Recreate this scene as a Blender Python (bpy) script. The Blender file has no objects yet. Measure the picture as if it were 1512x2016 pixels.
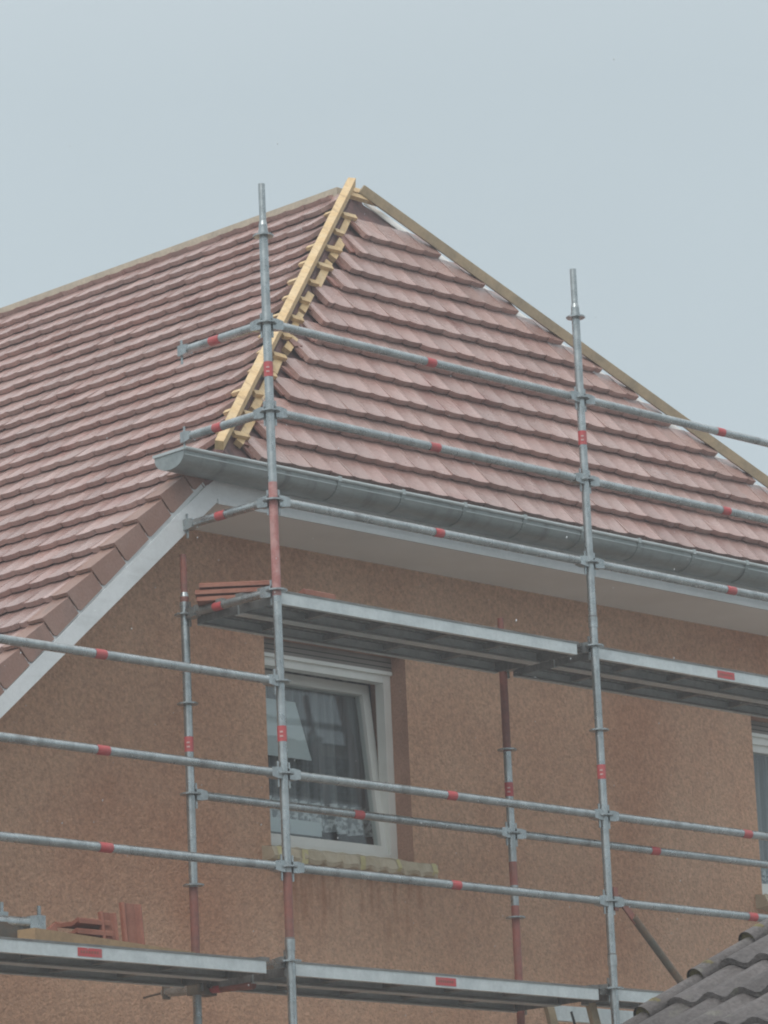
import bpy, math, random
from mathutils import Vector as V, Matrix
random.seed(7)
R = math.radians
SC = bpy.context.scene
COL = SC.collection

# ------------------------------------------------------------------ camera
cd = bpy.data.cameras.new("camera"); cam = bpy.data.objects.new("camera", cd); COL.objects.link(cam)
cd.sensor_fit = 'HORIZONTAL'; cd.sensor_width = 36.0; cd.lens = 36.0 * 7745.35 / 1512
cd.clip_start = 0.5; cd.clip_end = 3000
YAW, PIT, ROL = .8020, .2403, -.0443
fw = V((math.sin(YAW) * math.cos(PIT), math.cos(YAW) * math.cos(PIT), math.sin(PIT)))
r0 = V((math.cos(YAW), -math.sin(YAW), 0)); u0 = r0.cross(fw)
rr = r0 * math.cos(ROL) + u0 * math.sin(ROL); uu = u0 * math.cos(ROL) - r0 * math.sin(ROL)
m = Matrix.Identity(4)
for i in range(3):
    m[i][0] = rr[i]; m[i][1] = uu[i]; m[i][2] = -fw[i]
CAM = V((-14.4272, -14.7844, -2.6519))
m.translation = CAM
cam.matrix_world = m
SC.camera = cam

# ------------------------------------------------------------------ light
SUN_EL, SUN_AZ = R(46), R(-66)        # elevation; azimuth turned from the wall's outward normal towards -x
wd = bpy.data.worlds.new("World"); SC.world = wd; wd.use_nodes = True
nt = wd.node_tree; nt.nodes.clear()
def wn(t, **k):
    n = nt.nodes.new(t)
    for a, b in k.items(): setattr(n, a, b)
    return n
sky = wn('ShaderNodeTexSky', sky_type='NISHITA', sun_disc=False, sun_elevation=SUN_EL, sun_rotation=SUN_AZ, dust_density=5.0, air_density=1.0)
hs = wn('ShaderNodeHueSaturation'); hs.inputs['Saturation'].default_value = .25
sc_ = wn('ShaderNodeMixRGB', blend_type='MULTIPLY'); sc_.inputs[0].default_value = 1; sc_.inputs[2].default_value = (.10, .10, .10, 1)
tc = wn('ShaderNodeTexCoord'); sp = wn('ShaderNodeSeparateXYZ')
cr = wn('ShaderNodeValToRGB')          # overcast: brighter overhead than at the horizon
cr.color_ramp.elements[0].position = 0.0; cr.color_ramp.elements[0].color = (.495, .600, .650, 1)
cr.color_ramp.elements[1].position = 1.0; cr.color_ramp.elements[1].color = (1.50, 1.52, 1.54, 1)
e = cr.color_ramp.elements.new(.34); e.color = (.570, .670, .722, 1)
ns = wn('ShaderNodeTexNoise'); ns.inputs['Scale'].default_value = 2.2; ns.inputs['Detail'].default_value = 4
nr = wn('ShaderNodeMapRange'); nr.inputs[3].default_value = .955; nr.inputs[4].default_value = 1.055; nr.inputs[1].default_value = .3; nr.inputs[2].default_value = .7
ml = wn('ShaderNodeMixRGB', blend_type='MULTIPLY'); ml.inputs[0].default_value = 1
mx = wn('ShaderNodeMixRGB'); mx.inputs[0].default_value = .86
bg = wn('ShaderNodeBackground'); bg.inputs[1].default_value = 1.0
out = wn('ShaderNodeOutputWorld')
L = nt.links.new
L(sky.outputs[0], hs.inputs['Color']); L(hs.outputs[0], sc_.inputs[1])
L(tc.outputs['Generated'], sp.inputs[0]); L(sp.outputs[2], cr.inputs[0])
L(tc.outputs['Generated'], ns.inputs['Vector']); L(ns.outputs[0], nr.inputs[0])
L(cr.outputs[0], ml.inputs[1]); L(nr.outputs[0], ml.inputs[2])
L(sc_.outputs[0], mx.inputs[1]); L(ml.outputs[0], mx.inputs[2]); L(mx.outputs[0], bg.inputs[0]); L(bg.outputs[0], out.inputs[0])

sl = bpy.data.lights.new("sun", 'SUN'); sl.energy = 1.15; sl.angle = R(35); sl.color = (1, .97, .93)
so = bpy.data.objects.new("sun", sl); COL.objects.link(so)
sd = V((math.sin(SUN_AZ + R(0)) * math.cos(SUN_EL), -abs(math.cos(SUN_AZ)) * math.cos(SUN_EL), math.sin(SUN_EL)))
so.rotation_euler = sd.to_track_quat('Z', 'Y').to_euler()
sky.sun_rotation = math.atan2(sd.x, sd.y)

SC.view_settings.view_transform = 'Standard'; SC.view_settings.look = 'None'
SC.view_settings.exposure = 0.0; SC.view_settings.gamma = 1.0
SC.cycles.max_bounces = 8; SC.cycles.diffuse_bounces = 4; SC.cycles.volume_bounces = 1
SC.cycles.use_denoising = True; SC.cycles.filter_width = 2.0

# ------------------------------------------------------------------ materials
def mat(name, col, rough=.6, metal=0., col2=None, scale=6., detail=4., bump=0., bscale=60., island=0., spec=.5, stretch=None, c2lo=.4, c2hi=.65, rvar=0., speck=None, streak=None):
    mt = bpy.data.materials.new(name); mt.use_nodes = True
    t = mt.node_tree; b = t.nodes['Principled BSDF']
    b.inputs['Roughness'].default_value = rough; b.inputs['Metallic'].default_value = metal
    b.inputs['Specular IOR Level'].default_value = spec
    N = t.nodes.new; K = t.links.new
    tcn = N('ShaderNodeTexCoord'); vec = tcn.outputs['Object']
    if stretch:
        mp = N('ShaderNodeMapping'); mp.inputs['Scale'].default_value = stretch; K(vec, mp.inputs[0]); vec = mp.outputs[0]
    rgb = N('ShaderNodeRGB'); rgb.outputs[0].default_value = (*col, 1); cur = rgb.outputs[0]
    if col2:
        n = N('ShaderNodeTexNoise'); n.inputs['Scale'].default_value = scale; n.inputs['Detail'].default_value = detail; n.inputs['Roughness'].default_value = .6
        K(vec, n.inputs['Vector'])
        mr = N('ShaderNodeMapRange'); mr.inputs[1].default_value = c2lo; mr.inputs[2].default_value = c2hi; K(n.outputs[0], mr.inputs[0])
        x = N('ShaderNodeMixRGB'); x.inputs[2].default_value = (*col2, 1); K(cur, x.inputs[1]); K(mr.outputs[0], x.inputs[0]); cur = x.outputs[0]
    if streak:                                                # second, differently stretched stain layer
        c3, sc3, st3, lo3, hi3 = streak
        mp3 = N('ShaderNodeMapping'); mp3.inputs['Scale'].default_value = st3; K(tcn.outputs['Object'], mp3.inputs[0])
        n3 = N('ShaderNodeTexNoise'); n3.inputs['Scale'].default_value = sc3; n3.inputs['Detail'].default_value = 5; K(mp3.outputs[0], n3.inputs['Vector'])
        r3 = N('ShaderNodeMapRange'); r3.inputs[1].default_value = lo3; r3.inputs[2].default_value = hi3; K(n3.outputs[0], r3.inputs[0])
        x3 = N('ShaderNodeMixRGB'); x3.inputs[2].default_value = (*c3, 1); K(cur, x3.inputs[1]); K(r3.outputs[0], x3.inputs[0]); cur = x3.outputs[0]
    if speck:                                                 # fine grain: (scale, low gain, high gain)
        n2 = N('ShaderNodeTexNoise'); n2.inputs['Scale'].default_value = speck[0]; n2.inputs['Detail'].default_value = 3; n2.inputs['Roughness'].default_value = .7
        K(vec, n2.inputs['Vector'])
        m2 = N('ShaderNodeMapRange'); m2.inputs[1].default_value = .3; m2.inputs[2].default_value = .7; m2.inputs[3].default_value = speck[1]; m2.inputs[4].default_value = speck[2]
        K(n2.outputs[0], m2.inputs[0])
        x2 = N('ShaderNodeMixRGB'); x2.blend_type = 'MULTIPLY'; x2.inputs[0].default_value = 1; K(cur, x2.inputs[1]); K(m2.outputs[0], x2.inputs[2]); cur = x2.outputs[0]
    if island:
        g = N('ShaderNodeNewGeometry'); m3 = N('ShaderNodeMapRange'); m3.inputs[3].default_value = 1 - island; m3.inputs[4].default_value = 1 + island
        K(g.outputs['Random Per Island'], m3.inputs[0])
        x4 = N('ShaderNodeMixRGB'); x4.blend_type = 'MULTIPLY'; x4.inputs[0].default_value = 1; K(cur, x4.inputs[1]); K(m3.outputs[0], x4.inputs[2]); cur = x4.outputs[0]
    K(cur, b.inputs['Base Color'])
    if rvar:
        n5 = N('ShaderNodeTexNoise'); n5.inputs['Scale'].default_value = scale * 1.7; n5.inputs['Detail'].default_value = 5; K(vec, n5.inputs['Vector'])
        m5 = N('ShaderNodeMapRange'); m5.inputs[3].default_value = rough - rvar; m5.inputs[4].default_value = rough + rvar; m5.inputs[1].default_value = .3; m5.inputs[2].default_value = .7
        K(n5.outputs[0], m5.inputs[0]); K(m5.outputs[0], b.inputs['Roughness'])
    if bump:
        n4 = N('ShaderNodeTexNoise'); n4.inputs['Scale'].default_value = bscale; n4.inputs['Detail'].default_value = 4; K(vec, n4.inputs['Vector'])
        bp = N('ShaderNodeBump'); bp.inputs['Strength'].default_value = bump; bp.inputs['Distance'].default_value = .02; K(n4.outputs[0], bp.inputs['Height']); K(bp.outputs[0], b.inputs['Normal'])
    return mt

M = {}
M['tile'] = mat('clay_tile', (.37, .220, .190), .26, col2=(.415, .285, .255), scale=1.6, c2lo=.35, c2hi=.7, island=.15, speck=(48, .84, 1.13), bump=.14, bscale=90, rvar=.10, spec=.8, streak=((.34, .185, .16), 3.1, (1, 1, 1), .58, .72))
M['verge'] = mat('verge_tile_clay', (.265, .150, .115), .5, col2=(.30, .185, .15), scale=5, island=.12, speck=(60, .86, 1.1), bump=.12, streak=((.20, .13, .11), 6, (1, 1, .5), .55, .7))
M['loose'] = mat('loose_tile_clay', (.27, .095, .06), .55, col2=(.34, .14, .09), scale=8, island=.1, speck=(70, .85, 1.1), bump=.1)
M['cut'] = mat('cut_tile_edge', (.25, .115, .09), .6, col2=(.33, .19, .165), scale=6, island=.25, speck=(50, .8, 1.15))
M['underlay'] = mat('roof_membrane', (.235, .125, .115), .6, col2=(.14, .085, .085), scale=9, bump=.3, bscale=25)
M['plaster'] = mat('roughcast_plaster', (.570, .345, .228), .9, col2=(.615, .395, .275), scale=.7, c2lo=.3, c2hi=.7, speck=(46, .74, 1.22), bump=.9, bscale=60, spec=.2,
                   streak=((.50, .262, .165), .8, (1, 1, .8), .46, .70))
def sill_drips(mt):
    # rain has washed rusty drips down the render below the masked window sill
    t = mt.node_tree; b = t.nodes['Principled BSDF']; old = b.inputs['Base Color'].links[0].from_socket; N = t.nodes.new; K = t.links.new
    tcn = N('ShaderNodeTexCoord'); sx = N('ShaderNodeSeparateXYZ'); K(tcn.outputs['Object'], sx.inputs[0])
    def ramp(sock, a, c):
        r = N('ShaderNodeMapRange'); r.interpolation_type = 'SMOOTHSTEP'; r.inputs[1].default_value = a; r.inputs[2].default_value = c; K(sock, r.inputs[0]); return r.outputs[0]
    def mul(p, q):
        x = N('ShaderNodeMath'); x.operation = 'MULTIPLY'; K(p, x.inputs[0]); K(q, x.inputs[1]); return x.outputs[0]
    mp = N('ShaderNodeMapping'); mp.inputs['Scale'].default_value = (9, 1, 1.3); K(tcn.outputs['Object'], mp.inputs[0])
    n = N('ShaderNodeTexNoise'); n.inputs['Scale'].default_value = 1.6; n.inputs['Detail'].default_value = 4; K(mp.outputs[0], n.inputs['Vector'])
    # window frames of reference: x from .95 to 2.5, z from .25 up to the sill at .78 (object origin is the house origin)
    m_ = mul(mul(ramp(sx.outputs[0], .95, 1.3), ramp(sx.outputs[0], 2.55, 2.2)), mul(mul(ramp(sx.outputs[2], .25, .70), ramp(sx.outputs[2], .86, .80)), ramp(n.outputs[0], .42, .66)))
    g2 = N('ShaderNodeMath'); g2.operation = 'MULTIPLY'; g2.inputs[1].default_value = .75; K(m_, g2.inputs[0])
    x = N('ShaderNodeMixRGB'); x.inputs[2].default_value = (.36, .165, .09, 1); K(old, x.inputs[1]); K(g2.outputs[0], x.inputs[0]); K(x.outputs[0], b.inputs['Base Color'])
sill_drips(M['plaster'])
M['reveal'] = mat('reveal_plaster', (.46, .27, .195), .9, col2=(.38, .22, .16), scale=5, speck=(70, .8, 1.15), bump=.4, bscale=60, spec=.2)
M['white'] = mat('white_painted_board', (.70, .73, .74), .42, col2=(.64, .675, .685), scale=3, speck=(30, .94, 1.04), streak=((.55, .57, .57), 3, (.6, .6, 5), .56, .75))
M['soffit'] = mat('soffit_board', (.82, .825, .80), .6, col2=(.77, .77, .74), scale=2)
M['zinc'] = mat('zinc_gutter', (.25, .285, .285), .42, metal=.35, col2=(.33, .365, .365), scale=3, stretch=(.6, 2, 2), rvar=.14, speck=(25, .88, 1.1), streak=((.19, .21, .205), 4, (3, .6, .6), .55, .72))
M['zincrim'] = mat('zinc_rim', (.50, .54, .54), .35, metal=.4, col2=(.42, .47, .47), scale=9)
M['timber'] = mat('fresh_timber', (.68, .475, .240), .65, col2=(.74, .56, .33), scale=9, speck=(40, .84, 1.08), streak=((.50, .34, .18), 5, (6, 1, 1), .55, .72))
M['plank'] = mat('site_plank', (.42, .275, .145), .7, col2=(.34, .22, .12), scale=6, speck=(40, .85, 1.1))
M['timberR'] = mat('ridge_timber', (.50, .43, .33), .65, col2=(.42, .36, .28), scale=6, speck=(40, .85, 1.1))
M['membrane'] = mat('white_membrane', (.82, .82, .80), .6)
M['timberD'] = mat('wet_timber', (.42, .335, .215), .6, col2=(.32, .265, .18), scale=7, speck=(40, .85, 1.1))
M['galv'] = mat('galvanised_steel', (.44, .475, .48), .30, metal=.80, col2=(.33, .36, .365), scale=11, rvar=.12, speck=(45, .86, 1.10), streak=((.26, .27, .27), 2.3, (4, 4, .6), .56, .72))
M['galvL'] = mat('galvanised_deck_side', (.60, .65, .655), .42, metal=.25, col2=(.50, .55, .56), scale=6, speck=(35, .9, 1.08), rvar=.08)
M['galvD'] = mat('shaded_deck_steel', (.22, .22, .21), .65, metal=.2, col2=(.15, .15, .145), scale=7, stretch=(.5, 2, 1), speck=(30, .8, 1.2))  # darker than the deck sides: shade under the decks is put into the colour
M['redpaint'] = mat('worn_red_paint', (.36, .115, .09), .5, col2=(.28, .12, .095), scale=10, speck=(40, .8, 1.15))
M['brownpaint'] = mat('rusty_brown_paint', (.27, .095, .07), .55, col2=(.20, .09, .07), scale=9, speck=(40, .8, 1.15))
M['pinkpaint'] = mat('scuffed_red_paint', (.40, .16, .145), .5, col2=(.50, .27, .25), scale=12, c2lo=.45, c2hi=.6, speck=(30, .85, 1.1))
M['sticker'] = mat('red_sticker', (.50, .07, .075), .5, col2=(.42, .10, .10), scale=16)
M['label'] = mat('pale_print', (.70, .50, .48), .5)
M['brace'] = mat('weathered_brown_steel', (.105, .095, .075), .6, col2=(.16, .10, .06), scale=6, speck=(30, .8, 1.2))
M['pvc'] = mat('window_pvc', (.76, .78, .75), .35, col2=(.70, .72, .69), scale=4)
M['shutter'] = mat('shutter_slats', (.25, .225, .20), .6, col2=(.21, .19, .17), scale=4)
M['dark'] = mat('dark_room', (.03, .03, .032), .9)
M['curtain'] = mat('grey_net_curtain', (.36, .37, .39), .9, col2=(.16, .17, .185), scale=2.2, stretch=(7, 1, .3), c2lo=.42, c2hi=.6)
M['lace'] = mat('lace', (.80, .82, .84), .9, col2=(.30, .32, .34), scale=28, c2lo=.46, c2hi=.54)
M['pale_fill'] = mat('pale_matte', (.80, .86, .88), .6, col2=(.76, .82, .85), scale=3)
M['leaf'] = mat('houseplant_leaf', (.05, .085, .045), .5, col2=(.08, .11, .06), scale=12)
M['pot'] = mat('plant_pot', (.32, .33, .34), .5)
M['paper'] = mat('masking_paper', (.60, .53, .40), .7, col2=(.48, .41, .29), scale=7, bump=.5, bscale=14)
M['tape'] = mat('yellow_masking_tape', (.68, .62, .33), .55, col2=(.52, .46, .22), scale=9)
M['concrete'] = mat('weathered_concrete_tile', (.085, .074, .070), .75, col2=(.125, .112, .108), scale=2.6, island=.14, speck=(50, .66, 1.30), bump=.45, bscale=60, streak=((.16, .155, .125), 9, (1, 1, 1), .60, .74))
M['mortar'] = mat('mossy_mortar', (.17, .145, .06), .9, col2=(.07, .055, .03), scale=30, bump=.5)
M['gravel'] = mat('gravel', (.27, .26, .24), .95, col2=(.20, .19, .18), scale=3, speck=(18, .6, 1.3), bump=.6, bscale=14)
M['snow'] = mat('sleet_flake', (.62, .65, .67), .6)
def glass_mat():
    mt = bpy.data.materials.new('window_glass'); mt.use_nodes = True; t = mt.node_tree; t.nodes.clear()
    o = t.nodes.new('ShaderNodeOutputMaterial'); x = t.nodes.new('ShaderNodeMixShader'); tr = t.nodes.new('ShaderNodeBsdfTransparent'); tr.inputs[0].default_value = (.90, .93, .93, 1)
    gl = t.nodes.new('ShaderNodeBsdfGlossy'); gl.inputs['Roughness'].default_value = .02; lw = t.nodes.new('ShaderNodeLayerWeight'); pw = t.nodes.new('ShaderNodeMath'); pw.operation = 'POWER'; pw.inputs[1].default_value = 5
    fr = t.nodes.new('ShaderNodeMath'); fr.operation = 'MULTIPLY_ADD'; fr.inputs[1].default_value = .94; fr.inputs[2].default_value = .06   # Schlick, per surface
    t.links.new(lw.outputs['Facing'], pw.inputs[0]); t.links.new(pw.outputs[0], fr.inputs[0])
    t.links.new(fr.outputs[0], x.inputs[0]); t.links.new(tr.outputs[0], x.inputs[1]); t.links.new(gl.outputs[0], x.inputs[2]); t.links.new(x.outputs[0], o.inputs[0])
    return mt
M['glass'] = glass_mat()

# ------------------------------------------------------------------ mesh helpers
class MB:
    def __init__(s): s.v = []; s.f = []; s.mi = []; s.mats = []; s.sm = []
    def idx(s, mn):
        if mn not in s.mats: s.mats.append(mn)
        return s.mats.index(mn)
    def add(s, vs, fs, mn, smooth=False):
        o = len(s.v); s.v += [tuple(p) for p in vs]; i = s.idx(mn)
        for f in fs: s.f.append([o + k for k in f]); s.mi.append(i); s.sm.append(smooth)
    def obox(s, o, ax, ay, az, mn):                          # parallelepiped from a corner and three edge vectors
        o, ax, ay, az = V(o), V(ax), V(ay), V(az)
        p = [o, o + ax, o + ax + ay, o + ay]; p += [q + az for q in p]
        fs = [(3, 2, 1, 0), (4, 5, 6, 7), (0, 1, 5, 4), (1, 2, 6, 5), (2, 3, 7, 6), (3, 0, 4, 7)]
        if ax.cross(ay).dot(az) < 0: fs = [f[::-1] for f in fs]
        s.add(p, fs, mn)
    def box(s, x0, x1, y0, y1, z0, z1, mn): s.obox((x0, y0, z0), (x1 - x0, 0, 0), (0, y1 - y0, 0), (0, 0, z1 - z0), mn)
    def bar(s, p0, p1, w, h, up, mn, woff=0., hoff=0.):      # rectangular bar along p0-p1; w sideways, h along up
        p0, p1, up = V(p0), V(p1), V(up); d = (p1 - p0); dn = d.normalized()
        up = (up - dn * up.dot(dn)).normalized(); sd = dn.cross(up)
        s.obox(p0 - sd * (w / 2 - woff) + up * (hoff - h / 2), d, sd * w, up * h, mn)
    def tube(s, p0, p1, r, mn, n=14, r1=None, caps=True):
        p0, p1 = V(p0), V(p1); d = (p1 - p0).normalized(); r1 = r if r1 is None else r1
        a = d.orthogonal().normalized(); b = d.cross(a)
        vs = []
        for p, q in ((p0, r), (p1, r1)):
            for i in range(n): t = 2 * math.pi * i / n; vs.append(p + (a * math.cos(t) + b * math.sin(t)) * q)
        s.add(vs, [(i, (i + 1) % n, n + (i + 1) % n, n + i) for i in range(n)], mn, True)
        if caps: s.add(vs, [tuple(range(n))[::-1], tuple(range(n, 2 * n))], mn)
    def prism(s, poly, vec, mn):                             # polygon (3-D points) swept along vec
        vec = V(vec); n = len(poly); p = [V(q) for q in poly]; q = [a + vec for a in p]
        nn = V((0, 0, 0))
        for i in range(n): nn += p[i].cross(p[(i + 1) % n])
        fs = [tuple(range(n))[::-1], tuple(range(n, 2 * n))] + [(i, (i + 1) % n, n + (i + 1) % n, n + i) for i in range(n)]
        if nn.dot(vec) < 0: fs = [f[::-1] for f in fs]
        s.add(p + q, fs, mn)
    def build(s, name, parent=None, loc=None):
        me = bpy.data.meshes.new(name); me.from_pydata(s.v, [], s.f)
        for k in s.mats: me.materials.append(M[k])
        me.polygons.foreach_set('material_index', s.mi); me.polygons.foreach_set('use_smooth', s.sm); me.update()
        o = bpy.data.objects.new(name, me); COL.objects.link(o)
        if loc is not None:
            loc = V(loc); me.transform(Matrix.Translation(-loc)); o.location = loc
        if parent is not None:
            o.parent = parent
            wl = V((0, 0, 0)); q = parent
            while q is not None: wl += q.location; q = q.parent
            o.location = V(o.location) - wl if loc is not None else -wl
        return o
def tag(o, label=None, cat=None, group=None, kind=None):
    if label: o['label'] = label
    if cat: o['category'] = cat; o['kind'] = 'thing'
    if group: o['group'] = group
    if kind: o['kind'] = kind
    return o
def empty(name, loc, label, cat, group=None):
    o = bpy.data.objects.new(name, None); COL.objects.link(o); o.location = loc; o.empty_display_size = .2
    return tag(o, label, cat, group)

GZ = -4.25                                                    # ground level
# ------------------------------------------------------------------ ground
g = MB(); g.add([(-1500, -1500, GZ), (1500, -1500, GZ), (1500, 1500, GZ), (-1500, 1500, GZ)], [(0, 1, 2, 3)], 'gravel')
tag(g.build('ground'), kind='structure')

# ------------------------------------------------------------------ house: planes of the roof
A0 = V((-.1155, .70, 2.7079))                                 # on the side slope's tile surface, at the verge
TL = V((.7363, 0, .6767)); NL = V((-.6767, 0, .7363))
HB = V((.1957, .6003, 2.9939)); AP = V((2.8986, 2.1462, 5.4782))
TH = V((0, .5283, .8490)); NH = V((0, -.8490, .5283))
SLH = (AP - HB).dot(TH); SAP = (AP - A0).dot(TL); SHB = (HB - A0).dot(TL)
RH0, RH1 = V((3.0117, 2.1431, 5.4732)), V((5.5928, 1.0204, 3.6690))
RD = (RH1 - RH0).normalized()
TOCAM = V((-.7, -.68, -.24)).normalized()
def PL(s, y, h=0.): return A0 + TL * s + V((0, y - A0.y, 0)) + NL * h
def PH(x, s, h=0.): return V((x, HB.y, HB.z)) + TH * s + NH * h
def hip_y(s): return HB.y + (AP.y - HB.y) * (s - SHB) / (SAP - SHB)     # hip line on the side slope
def hip_x(s): return HB.x + (AP.x - HB.x) * s / SLH                      # hip line on the front slope
def rhip_x(s):
    s0, s1 = (RH0 - HB).dot(TH), (RH1 - HB).dot(TH); return RH0.x + (RH1.x - RH0.x) * (s - s0) / (s1 - s0)

house = empty('house', (0, 1.25, GZ), 'pinkish roughcast house with red tiled half-hipped roof under repair behind scaffolding', 'house')

# ---- tiles
PROF = [(0, .013), (.05, .016), (.12, .011), (.22, .002), (.45, 0), (.70, .001), (.88, .006), (.985, .012)]
def tile(mb, P, u0, u1, s0, s1, lift, mn, pk=.5, sagk=.003, tilt=.034, th=.030):
    """one tile between u0..u1 across and s0..s1 up the slope; P(u, s, h) maps to space"""
    n = len(PROF); w = u1 - u0
    j = random.uniform(-.004, .004); k = random.uniform(-.003, .003); sk = random.uniform(-.004, .004)
    top = []; bot = []
    for t_, hh in PROF:
        u = u0 + w * t_
        sag = sagk * math.sin(math.pi * t_); hh *= pk
        for s, l in ((s0 + j - sag + sk * (t_ - .5), tilt + lift + k), (s1, lift)):
            top.append(P(u, s, hh + l)); bot.append(P(u, s, hh + l - th))
    vs = top + bot; o = 2 * n; fs = []; sm = []
    for i in range(n - 1):
        a = 2 * i
        fs.append((a, a + 2, a + 3, a + 1))
    mb.add(top, fs, mn, True)                                 # the face keeps its own vertices, so its shading stays flat up to the edges
    mb.add(vs, [], mn)
    fs = [(2 * i, o + 2 * i, o + 2 * i + 2, 2 * i + 2) for i in range(n - 1)]
    fs += [(0, 1, o + 1, o), (2 * n - 2, o + 2 * n - 2, o + 2 * n - 1, 2 * n - 1)]
    fs += [(o + 2 * i, o + 2 * i + 1, o + 2 * i + 3, o + 2 * i + 2) for i in range(n - 1)]
    base = len(mb.v) - len(vs); ii = mb.idx(mn)
    for f in fs: mb.f.append([base + q for q in f]); mb.mi.append(ii); mb.sm.append(False)

TW = .16
def sk_left(k): return 3.762 - .2185 * k - .00047 * k * k
# side slope
side = MB(); CO = -.034                                       # so that the highest tile edges lie on the measured surface
Yend = 10.5
flip = lambda u, s, h: PL(s, u, h)
ncol = int((Yend - .82) / TW)
verges = []
for k in range(-1, 37):
    s0 = sk_left(k); s1 = sk_left(k - 1) + .02 if k > -1 else SAP - .012
    g_ = sk_left(k - 1) - s0
    ylim = .83 if s0 + g_ < SHB + .1 else hip_y(s0 + g_) + .075
    stag = 0
    y1 = Yend
    while y1 > ylim + .02:
        y0 = max(y1 - TW, ylim)
        if y0 - ylim < .05: y0 = ylim
        tile(side, flip, y0 + .0006, y1, s0, s1, CO, 'tile', .26, .004, .042, .030)
        y1 = y0
slab = [(-4.9, .735), (-4.9, Yend), (SAP, Yend), (SAP, AP.y), (SHB, HB.y + .02), (SHB - .25, .735)]
side.prism([PL(s, y, -.062) for s, y in slab], -NL * .10, 'underlay')
side_o = side.build('roof_slope', house); side_o['label'] = 'long side slope of wet red tiles'
# verge tiles
for k in range(14, 37):
    vt = MB(); s0 = sk_left(k); s1 = sk_left(k - 1); g_ = s1 - s0
    if s0 > .2: continue
    s1 = min(s1, .27)
    fl = lambda u, s, h: PL(s, u, h)
    y0, y1 = .70, .825
    # flange on top
    a, b = s0 - .006, s1 + .02
    def q(s, y, h): return PL(s, y, h)
    hl, hu = .004, -.026
    top = [q(a, y0, hl), q(a, y1 - .02, hl), q(a, y1, hl + .006), q(b, y0, hu), q(b, y1 - .02, hu), q(b, y1, hu + .006)]
    vt.add(top + [p - NL * .02 for p in top], [(0, 3, 4, 1), (1, 4, 5, 2), (0, 1, 7, 6), (1, 2, 8, 7), (2, 5, 11, 8), (6, 7, 10, 9), (7, 8, 11, 10), (3, 9, 10, 4), (4, 10, 11, 5)], 'verge')
    # hanging side cheek, rounded lower front corner, tapered so each cheek laps over the next lower one
    pa = [(a, hl), (b - .036, hu + .004), (b - .036, -.128), (a + .018, -.128), (a + .004, -.112)]
    vt.prism([q(s, y0, h) for s, h in pa], (0, .018, 0), 'verge')
    vt.build('verge_tile', side_o)
# front half-hip slope
hip = MB()
cour = [2.376 - .2053 * k for k in range(13)]
for k, s0 in enumerate(cour):
    g_ = .2053; s1 = s0 + g_ + .02
    x0l = hip_x(s0 + g_) + .145
    xr = rhip_x(s0 + g_) + random.uniform(-.02, .05)
    off = .05
    x = x0l
    # columns run straight up the slope; first tile is cut to the column grid
    grid = math.floor((x - off) / TW) * TW + off
    first = True
    while grid < xr:
        u0 = max(grid, x0l) if first else grid
        u1 = min(grid + TW, xr)
        if first and u1 - u0 < .06: u0 = u1 - .06
        if u1 - u0 > .05: tile(hip, lambda u, s, h: PH(u, s, h), u0, u1 - .002, s0, s1, CO, 'tile', .24, .005, .048, .036)
        grid += TW; first = False
rc = random.Random(5)
for s0 in cour:                                               # broken slips of tile left beside the bare hip
    for q in range(2):
        xa = hip_x(s0 + .2053) + rc.uniform(.07, .11); xb_ = xa + rc.uniform(.05, .10); sa = s0 + rc.uniform(.0, .05) + .10 * q; sb = sa + rc.uniform(.08, .16); hh = rc.uniform(-.05, -.03)
        hip.prism([PH(xa, sb, hh), PH(xb_ - .02, sb - rc.uniform(.0, .05), hh), PH(xb_ + .02, sa + rc.uniform(-.02, .02), hh + .008), PH(xa + rc.uniform(.02, .05), sa, hh + .008)], NH * .014, 'cut')
hs_ = [(HB.x + .02, 0.), (hip_x(-.06), -.06), (rhip_x(-.06) - .1, -.06), (rhip_x(1.5) - .12, 1.5), (rhip_x(SLH - .2) - .10, SLH - .2), (AP.x + .02, SLH - .05)]
hip.prism([PH(x, s, -.062) for x, s in hs_], -NH * .08, 'underlay')
wm = MB(); wm.prism([PH(x, s, -.052) for x, s in ((rhip_x(-.05) - .10, -.05), (rhip_x(SLH - .1) - .03, SLH - .1), (rhip_x(SLH - .1) - .12, SLH - .1), (rhip_x(SLH - .5) - .20, SLH - .5), (rhip_x(1.6) - .42, 1.6), (rhip_x(-.05) - .52, -.05))], -NH * .006, 'membrane')
hip_o = hip.build('roof_slope', house)
wm.build('roof_membrane', hip_o); hip_o['label'] = 'steep front half-hip with courses cut short of the bare hip timbers'
# far slope (turned away from the street)
far = MB()
RN = V((0, 1, 0)).cross(RD); RN = RN if RN.z > 0 else -RN
TR = V((RD.x, 0, RD.z)).normalized()
SR = 6.2
far.prism([AP + V((0, .06, 0)), AP + V((0, Yend - AP.y, 0)), AP + V((0, Yend - AP.y, 0)) + TR * SR, AP + RD * (4.25 / RD.dot(TR)) + TR * (SR - 4.25), AP + RD * (4.25 / RD.dot(TR))][::1], -RN * .12, 'tile')
far.v = [tuple(V(q) - RN * .075) for q in far.v]
for i in range(26):
    s_ = i * .235 + .05; ys = AP.y + .8 + RD.y / RD.dot(TR) * min(s_, 4.2)
    p = AP + TR * s_ - RN * .075
    far.prism([V((p.x, ys, p.z)), V((p.x, Yend, p.z)), V((p.x, Yend, p.z)) + TR * .25 + RN * .03, V((p.x, ys, p.z)) + TR * .25 + RN * .03], RN * .018, 'tile')
far_o = far.build('roof_slope', house)

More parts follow.
